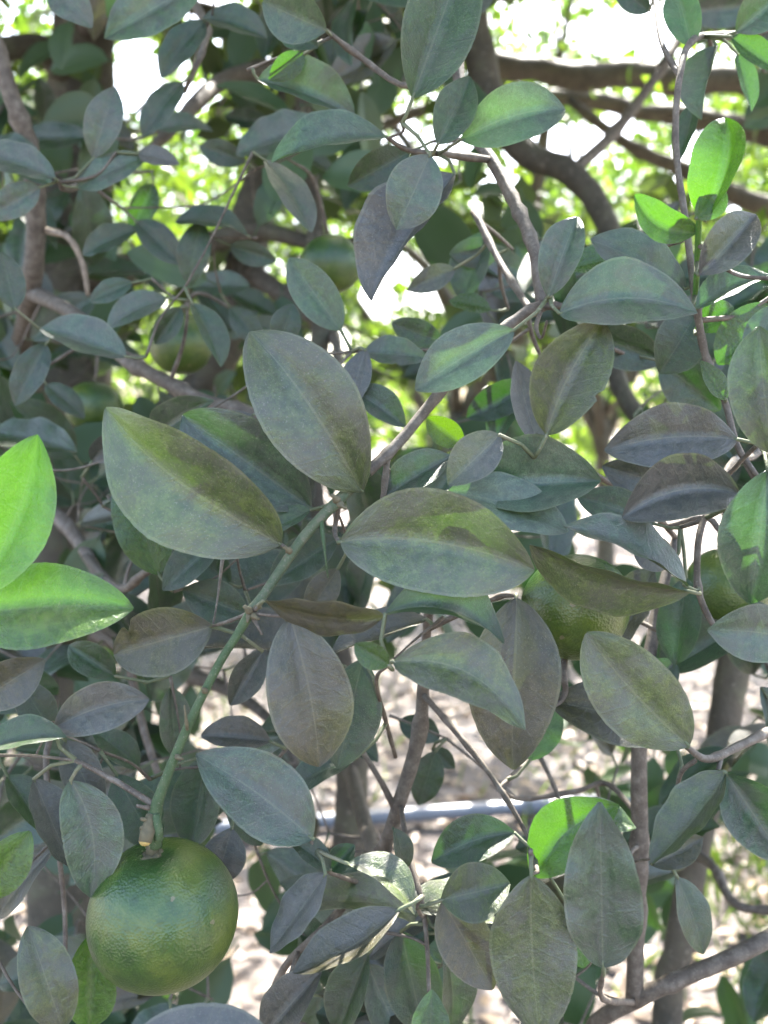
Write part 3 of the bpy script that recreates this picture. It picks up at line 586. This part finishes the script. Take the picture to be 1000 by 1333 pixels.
# leaves that stand in the sun: nothing of the looser foliage hangs between them and it
LIT = [(P(90, 790, .40), .055), (P(40, 795, .40), .05), (P(18, 680, .39), .055), (P(30, 620, .39), .04), (P(580, 562, .47), .07), (P(925, 220, .42), .07), (P(870, 275, .43), .06), (P(930, 265, .415), .06), (P(745, 1095, .45), .08), 
       (P(995, 555, .39), .04), (P(965, 430, .46), .05), (P(375, 88, .55), .06), (P(665, 165, .48), .03)]
def sunny(p, f=0.8):
    p = Vector(p)
    for q, rad in LIT:
        v = p - q; t = v.dot(SUN)
        if t > 0.03 and (v - SUN * t).length < rad * f + 0.015: return True
    return False
def open_at(x, y, m=0):
    return any(((x - a) / (c + m)) ** 2 + ((y - b) / (e + m)) ** 2 < 1 for a, b, c, e in HOLES)
def filler(n, d0, d1, box, kinds, m, lean=0.0):
    out = []; tries = 0
    while len(out) < n and tries < n * 60:
        tries += 1
        x, y = random.uniform(box[0], box[2]), random.uniform(box[1], box[3]); d = random.uniform(d0, d1)
        Lr = random.uniform(0.055, 0.085); lp = Lr / d * F * random.uniform(0.75, 1.0); a = random.uniform(0, 6.283)
        if math.sin(a) < -0.3 and random.random() < 0.5: continue
        tx, ty = x + lp * math.cos(a), y + lp * math.sin(a)
        if any(open_at(x + (tx - x) * t, y + (ty - y) * t, m) for t in (0, .35, .7, 1)): continue
        if sunny(P((x + tx) / 2, (y + ty) / 2, d)): continue
        k = random.choice(kinds)
        dd = math.sqrt(max(0, (Lr / d * F) ** 2 - lp * lp)) * d / F * random.choice((-1, 1))
        out.append(hand_leaf(x, y, tx, ty, lp * random.uniform(0.34, 0.56), k, d, dd=dd))
    return out
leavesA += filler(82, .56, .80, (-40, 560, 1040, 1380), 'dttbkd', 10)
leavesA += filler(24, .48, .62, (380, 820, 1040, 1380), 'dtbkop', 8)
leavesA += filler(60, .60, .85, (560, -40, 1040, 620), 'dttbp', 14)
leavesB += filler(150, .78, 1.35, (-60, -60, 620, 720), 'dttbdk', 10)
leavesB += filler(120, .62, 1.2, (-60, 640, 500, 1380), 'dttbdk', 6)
# the deeper foliage of the tree behind, too dense to pick apart
pts = []
while len(pts) < 2400:
    x, y, d = random.uniform(-150, 1150), random.uniform(-250, 780), random.uniform(1.3, 2.5)
    if x > 620 and random.random() < .45: continue
    if y > 560 and random.random() < .5: continue
    if open_at(x, y, 6 + 20 / d) or sunny(P(x, y, d)): continue
    pts.append(list(P(x, y, d)))
pts = np.array(pts); n = len(pts); dr = rng.normal(0, 1, (n, 3)); dr[:, 2] -= .5; nr = rng.normal(0, .8, (n, 3)); nr[:, 2] += .6; nr[:, 1] -= .3
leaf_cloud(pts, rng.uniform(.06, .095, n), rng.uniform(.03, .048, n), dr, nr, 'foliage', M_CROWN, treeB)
CLEAR = [(178,100,27,48),(248,128,20,20),(270,10,30,12),(525,165,12,26),(585,188,35,18),(650,235,22,11),(690,185,35,35),(512,345,16,22),(490,390,20,22),(552,350,14,10),(560,385,26,18),(440,445,13,17),(530,540,20,20),(480,570,13,28),(600,530,18,18),
 (765,560,42,46),(832,482,9,22),(255,487,26,17),(800,712,45,22),(700,20,26,16),(790,45,34,24),(850,40,22,30),(745,190,40,26),(800,165,24,16),(905,190,26,26),(885,220,12,20),(960,260,16,14)]
def clear_of(pts):
    "leaves that would close the openings where the sky shows are left off"
    v = pts - np.array(CAM); d = v @ np.array(FWD); x = 500 + v[:, 0] / d * F; y = 666.5 - (v @ np.array(UP)) / d * F
    ok = np.ones(len(pts), bool)
    for a, b, c, e in CLEAR: ok &= ((x - a) / (c + 4)) ** 2 + ((y - b) / (e + 4)) ** 2 > 1
    return pts[ok]
def foliage_mass(n, x0, x1, y0, y1, d0, d1, keep, tree, mat, colr, m):
    V, Fc, UV = [], [], []; made = 0
    while made < n:
        x, y, d = random.uniform(x0, x1), random.uniform(y0, y1), random.uniform(d0, d1)
        if random.random() > keep(x, y): continue
        Lr = random.uniform(.055, .085); a = random.uniform(0, 6.283); dv = Vector((math.cos(a), random.uniform(-.6, .6), math.sin(a) - .35)).normalized()
        B = P(x, y, d); T = B + dv * Lr; tx, ty, _ = project(T)
        if open_at(x, y, m) or open_at(tx, ty, m) or open_at((x + tx) / 2, (y + ty) / 2, m): continue
        if sunny((B + T) / 2): continue
        N = Vector((random.gauss(0, .6), random.gauss(-.5, .5), random.gauss(.6, .5)))
        v, f, _, uv = leaf_mesh(B, T, Lr * random.uniform(.44, .56), N, curl=random.uniform(-.03, .1), fold=random.uniform(.05, .4), wave=.01, seg=9, half=2, twist=random.uniform(-.4, .4), petiole=B - dv * .012 + Vector((0, .003, 0)))
        k = len(V); V += v; Fc += [tuple(q + k for q in ff) for ff in f]; UV += [(p[0] + made * 3.7, p[1]) for p in uv]; made += 1
    return mesh_obj('foliage', V, Fc, mat, tree, uvs=UV, color=colr, kind='stuff')
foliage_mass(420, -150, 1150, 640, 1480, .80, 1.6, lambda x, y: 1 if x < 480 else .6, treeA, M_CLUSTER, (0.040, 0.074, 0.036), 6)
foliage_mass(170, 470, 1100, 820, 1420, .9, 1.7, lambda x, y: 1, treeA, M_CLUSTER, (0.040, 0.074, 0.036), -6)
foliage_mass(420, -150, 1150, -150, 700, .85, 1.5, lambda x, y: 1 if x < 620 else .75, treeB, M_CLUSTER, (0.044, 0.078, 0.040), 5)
grow(treeA, 'A', leavesA)
grow(treeB, 'B', leavesB)

# ------------------------------------------------------------------ fruit
def fruit(px, py, d, rpx, label, axis=(0, 0, 1), squash=0.92, stem_to=None, key='A', tree=None):
    c = P(px, py, d); r = rpx * d / F
    t = empty('citrus_fruit', c - Vector((0, 0, r * squash)), label, 'fruit', 'green citrus fruit on the trees')
    Z = Vector(axis).normalized(); q = Z.to_track_quat('Z', 'Y')
    nu, nv = 48, 28; vs, fs = [], []
    for i in range(nv + 1):
        th = math.pi * i / nv
        for k in range(nu):
            ph = 2 * math.pi * k / nu
            rr = r * (1 + 0.018 * math.sin(2 * ph + 2 + th) * math.sin(th) + 0.010 * math.sin(3 * ph + 1) * math.sin(th) + 0.008 * math.cos(5 * ph) * math.sin(th) ** 2)
            z = math.cos(th) * squash - 0.10 * math.exp(-(th / 0.22) ** 2) + 0.05 * math.exp(-((math.pi - th) / 0.2) ** 2)
            vs.append(Vector((rr * math.sin(th) * math.cos(ph), rr * math.sin(th) * math.sin(ph), r * z)))
    for i in range(nv):
        for k in range(nu): fs.append((i * nu + k, (i + 1) * nu + k, (i + 1) * nu + (k + 1) % nu, i * nu + (k + 1) % nu))
    o = mesh_obj('peel', vs, fs, M_FRUIT, None); o.parent = t
    o.location = c - t.location; o.rotation_mode = 'QUATERNION'; o.rotation_quaternion = q
    # calyx: a dry five-lobed star round a short stalk
    vs, fs = [Vector((0, 0, r * (squash - 0.045)))], []
    for k in range(20):
        a = 2 * math.pi * k / 20; lo = r * (0.14 + 0.09 * max(0, math.cos(2.5 * a)) ** 2)
        vs.append(Vector((lo * math.cos(a), lo * math.sin(a), r * (squash - 0.078 + 0.012 * math.cos(5 * a)))))
    for k in range(20): fs.append((0, 1 + k, 1 + (k + 1) % 20))
    b, f = tube([Vector((0, 0, r * (squash - 0.09))), Vector((0, 0, r * (squash + 0.02))), Vector((0, 0, r * (squash + 0.13)))], [r * 0.10, r * 0.065, r * 0.055], 9, 0.1)
    n0 = len(vs); vs += b; fs += [tuple(x + n0 for x in ff) for ff in f]
    k2 = mesh_obj('calyx', vs, fs, M_CALYX, None); k2.parent = t; k2.location = o.location; k2.rotation_mode = 'QUATERNION'; k2.rotation_quaternion = q
    top = c + q @ Vector((0, 0, r * (squash + 0.11)))
    if stem_to is None:
        dd_, qq, ob, rr = nearest(key, top)
        m1 = top + (q @ Vector((0, 0, 1))) * (dd_ * 0.45)
        branch(tree, key, 'twig', [W_(tuple(qq), min(rr, 0.0018)), W_(tuple(m1.lerp(qq, 0.3)), 0.0015), W_(tuple(top - (q @ Vector((0, 0, r * 0.05)))), 0.0014)], M_BARK, n=5, sides=7)
    return t
fruit(213, 1190, .430, 98, 'large round dark green fruit at the end of the long green twig', (-0.12, -0.10, 1), 0.965, stem_to=1)
fruit(750, 790, .455, 71, 'green fruit half hidden by a folded leaf and the big curled leaves', (0.1, 0.9, 0.5), 0.92, key='A', tree=treeA)
fruit(948, 764, .56, 55, 'dark green fruit beside the grey twig, mostly covered by leaves', (0, 0.2, 1), 0.95, key='A', tree=treeA)
fruit(431, 344, .78, 40, 'small green fruit against the bright gap among the upper leaves', (-0.1, 0, 1), 0.95, key='B', tree=treeB)
fruit(236, 448, .80, 42, 'shaded green fruit behind narrow hanging leaves near the thick trunk', (0, 0.1, 1), 0.95, key='B', tree=treeB)
fruit(122, 530, .92, 36, 'dull olive-green fruit in deep shade in front of the thick trunk', (0.1, 0, 1), 0.95, key='B', tree=treeB)

# knobbly end of the fruiting twig: bud scars and the yellow cut stub
def stub(p0, p1, r0, r1, mat, name='spur'):
    path = [p0.lerp(p1, t) for t in (0, .3, .6, 1)]
    v, f = tube(path, [r0, r0 * 1.15, r1 * 1.2, r1], 9, 0.25)
    o = mesh_obj(name, v, f, mat, main_low)
stub(P(196, 1060, .411), P(189, 1097, .406), .0018, .0026, M_CALYX); stub(P(189, 1096, .4062), P(188.6, 1099, .4055), .0021, .0019, M_SCAR, 'cut_end')
stub(P(203, 1060, .410), P(207, 1094, .409), .0016, .0018, M_GREEN)
stub(P(196, 1052, .412), P(178, 1049, .408), .0010, .0007, M_BARK); stub(P(196, 1068, .411), P(184, 1066, .407), .0012, .0008, M_CALYX); stub(P(197, 1076, .410), P(183, 1078, .406), .0011, .0008, M_CALYX)
for (x0, y0, x1, y1, r0) in ((326, 797, 318, 789, .0016), (328, 800, 337, 806, .0013), (324, 800, 322, 810, .0010), (332, 792, 340, 786, .0012), (440, 652, 432, 644, .0016), (441, 655, 450, 662, .0013), (378, 718, 370, 712, .0014), (268, 900, 263, 896, .0012), (230, 985, 238, 988, .0011)):
    stub(P(x0, y0, .409), P(x1, y1, .406), r0, r0 * .5, M_CALYX, 'bud')
stub(P(326, 797, .411), P(341, 826, .406), .0009, .0005, M_BARK, 'thorn'); stub(P(418, 677, .420), P(427, 752, .415), .0009, .0004, M_GREEN, 'thorn')
stub(P(244, 950, .408), P(240, 918, .404), .0007, .0004, M_CALYX, 'thorn')

# ------------------------------------------------------------------ the crown overhead (out of the frame): it shades the leaves below
SHADED = [P(230, 610, .42), P(180, 570, .42), P(280, 650, .42), P(213, 1130, .43), P(170, 1180, .43), P(255, 1180, .43), P(213, 1230, .41), P(213, 1100, .45), P(395, 520, .42), P(430, 590, .42), P(350, 480, .42), P(520, 700, .40), P(600, 690, .40), P(660, 720, .40), P(400, 790, .40), P(390, 900, .41), P(790, 740, .40), P(840, 880, .41), P(820, 930, .41), P(800, 580, .42), P(880, 660, .41)]
def in_frame(p, m=50):
    x, y, d = project(p)
    return d > 0.05 and -m < x < 1000 + m and -m < y < 1333 + m
def overhead(n, x0, x1, y0, y1, z0, z1, name, tree):
    pts = []
    cl = [Vector((random.uniform(x0, x1), random.uniform(y0, y1), random.uniform(z0, z1))) for _ in range(int(n / 34))]
    while len(pts) < n:
        c = random.choice(cl); p = c + Vector((random.gauss(0, .15), random.gauss(0, .15), random.gauss(0, .10)))
        if p.z < z0 - 0.1 or in_frame(p, 90): continue
        if sunny(p, 1.0): continue
        pts.append(p)
    for q in SHADED:  # extra unseen leaves added along the sun's direction to shade these points
        for _ in range(14):
            p = q + SUN * ((random.uniform(z0 + .1, z1 - .3) - q.z) / SUN.z) + Vector((random.gauss(0, .03), random.gauss(0, .03), 0))
            if not in_frame(p, 90) and not sunny(p, .55): pts.append(p)
    pts = np.array([list(p) for p in pts]); n = len(pts)
    dr = rng.normal(0, 1, (n, 3)); dr[:, 2] -= 0.4; nr = rng.normal(0, 0.7, (n, 3)); nr[:, 2] += 0.9
    return leaf_cloud(pts, rng.uniform(.06, .095, n), rng.uniform(.028, .048, n), dr, nr, name, M_CROWN, tree)
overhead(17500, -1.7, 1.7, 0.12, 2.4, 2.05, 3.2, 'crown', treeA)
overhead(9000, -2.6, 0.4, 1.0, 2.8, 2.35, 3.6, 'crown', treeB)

# ------------------------------------------------------------------ trees behind
def grown_tree(x, y, h, cr, nleaf, label, mat, seed, leaf=0.075, limb_px=None, base_h=0.9, trunk_r=0.07):
    rs = np.random.default_rng(seed); random.seed(seed)
    t = empty('orchard_tree', (x, y, gz(x, y) - 0.02), label, 'tree', 'orchard trees standing behind the near foliage')
    z0 = gz(x, y) - 0.03
    trunk_top = Vector((x + rs.normal(0, .15), y + rs.normal(0, .15), base_h + 0.5))
    branch(t, None, 'trunk', [W_((x, y, z0), trunk_r * 1.35), W_((x + rs.normal(0, .03), y, base_h * 0.5), trunk_r), W_(tuple(trunk_top), trunk_r * 0.85)], M_TRUNK, sides=12)
    ends = []
    for k in range(7):
        a = 6.283 * k / 7 + rs.normal(0, .3); e = Vector((x + cr * 0.75 * math.cos(a), y + cr * 0.75 * math.sin(a), base_h + rs.uniform(0.5, 1.0) * (h - base_h) * 0.85))
        s = trunk_top - Vector((0, 0, rs.uniform(0, .4)))
        m = s.lerp(e, .5) + Vector((0, 0, rs.uniform(-.1, .35)))
        branch(t, None, 'limb', [W_(tuple(s), trunk_r * .6), W_(tuple(m), trunk_r * .38), W_(tuple(e), trunk_r * .12)], M_TRUNK, sides=8)
        ends += [s.lerp(e, q) for q in (.45, .6, .75, .9, 1.0)]
    # clumps of leaves round the limbs, uneven, with gaps
    cl = []
    for k in range(80):
        e = ends[rs.integers(len(ends))]; cl.append((np.array(e) + rs.normal(0, .30, 3) * np.array([cr * .55, cr * .55, .9]), rs.uniform(.16, .40)))
    idx = rs.integers(len(cl), size=nleaf); cen = np.array([cl[i][0] for i in idx]); sg = np.array([cl[i][1] for i in idx])
    pts = cen + rs.normal(0, 1, (nleaf, 3)) * sg[:, None]
    pts = clear_of(pts[pts[:, 2] > base_h * 0.55]); n = len(pts)
    dr = rs.normal(0, 1, (n, 3)); dr[:, 2] -= 0.5; nr = rs.normal(0, .8, (n, 3)); nr[:, 2] += .6
    leaf_cloud(pts, rs.uniform(.7, 1.2, n) * leaf, rs.uniform(.35, .6, n) * leaf, dr, nr, 'crown', mat, t)
    return t
# the tree whose level limbs cross the upper right
C_ROOT = P(1180, 900, 2.7); C_ROOT.z = gz(C_ROOT.x, C_ROOT.y) - 0.02
treeC = empty('orchard_tree', C_ROOT, 'backlit tree whose level brown limbs cross the sunny foliage', 'tree', 'orchard trees standing behind the near foliage')
branch(treeC, None, 'trunk', [W_(tuple(C_ROOT), .11), (1175, 700, 2.7, 80), (1165, 400, 2.7, 74), (1150, 180, 2.7, 66), (1180, -200, 2.75, 50), (1220, -500, 2.8, 30)], M_TRUNK, sides=14)
branch(treeC, None, 'limb', [(1152, 200, 2.7, 50), (1040, 125, 2.68, 46), (960, 104, 2.67, 33), (885, 106, 2.66, 38), (820, 96, 2.65, 32), (750, 100, 2.64, 36), (700, 90, 2.63, 30), (650, 86, 2.62, 33), (540, 52, 2.6, 28), (430, 28, 2.6, 30), (300, 20, 2.6, 22), (180, -10, 2.6, 14)], M_TRUNK, sides=12)
branch(treeC, None, 'limb', [(1155, 230, 2.7, 46), (1000, 175, 2.8, 32), (880, 150, 2.85, 26), (830, 146, 2.85, 20), (790, 133, 2.86, 24), (690, 125, 2.86, 18), (580, 135, 2.86, 16), (480, 170, 2.86, 16)], M_TRUNK, sides=10)
branch(treeC, None, 'limb', [(1158, 300, 2.7, 40), (1000, 270, 2.6, 28), (900, 225, 2.6, 22), (820, 190, 2.6, 16), (740, 130, 2.62, 12)], M_TRUNK, sides=9)
pts = []
while len(pts) < 3000:
    x, y, d = random.uniform(300, 1250), random.uniform(-420, 330), random.uniform(2.4, 4.8)
    if (random.random() < .6 and y > 120) or (open_at(x, y, 0) and y > 130 and random.random() < .6): continue
    pts.append(list(P(x, y, d)))
pts = clear_of(np.array(pts)); n = len(pts); dr = rng.normal(0, 1, (n, 3)); dr[:, 2] -= .5; nr = rng.normal(0, .8, (n, 3)); nr[:, 2] += .6
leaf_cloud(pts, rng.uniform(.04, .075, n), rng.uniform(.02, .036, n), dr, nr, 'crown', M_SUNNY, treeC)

SPOTS = [   # x, y, height, crown radius, leaves, label
 (-1.75, 3.7, 3.3, 1.25, 9000, 'dark leafy tree standing right behind the thick shaded trunk'),
 (0.75, 4.4, 3.2, 1.2, 2600, 'low sunlit orchard tree behind the curved grey limb'),
 (-2.9, 5.4, 3.9, 1.9, 9000, 'tall leafy orchard tree beyond the dark leafy tree'),
 (0.5, 7.2, 4.2, 2.0, 8000, 'sunlit orchard tree showing through the middle gaps'),
 (3.1, 5.9, 4.3, 2.0, 11000, 'yellow-green sunlit tree behind the level brown limbs'),
 (1.9, 8.4, 6.4, 2.3, 15000, 'tallest sunlit tree rising above the level brown limbs'),
 (-1.1, 7.6, 5.6, 1.8, 10000, 'tall sunlit tree seen past the thick shaded trunk'),
 (-1.4, 10.5, 4.6, 2.2, 9000, 'distant pale green tree between the two leafy orchard trees'),
 (2.6, 11.5, 5.0, 2.4, 9000, 'distant tall pale tree beyond the yellow-green sunlit tree'),
 (-5.8, 10.0, 4.8, 2.3, 9000, 'distant tree beyond the leafy tree behind the thick trunk'),
 (6.2, 10.2, 4.8, 2.3, 9000, 'distant bushy tree past the trunk of the level-limbed tree'),
]
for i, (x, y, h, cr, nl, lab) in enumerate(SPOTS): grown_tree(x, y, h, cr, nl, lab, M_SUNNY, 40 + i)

# far wood closing the view
n = 9000
a = rng.uniform(-1.0, 1.0, n); dist = rng.uniform(24, 34, n); hh = (2.2 + 1.8 * np.sin(a * 17) * np.cos(a * 29 + 1) + 1.2) * rng.random(n) ** .8
pts = np.stack([np.sin(a) * dist, np.cos(a) * dist, hh + .2], 1); dr = rng.normal(0, 1, (n, 3)); nr = rng.normal(0, 1, (n, 3))
o = leaf_cloud(pts, rng.uniform(.35, .7, n), rng.uniform(.2, .4, n), dr, nr, 'far_wood', M_SUNNY); o['label'] = 'far line of sunlit green trees beyond the orchard'; o['category'] = 'wood'
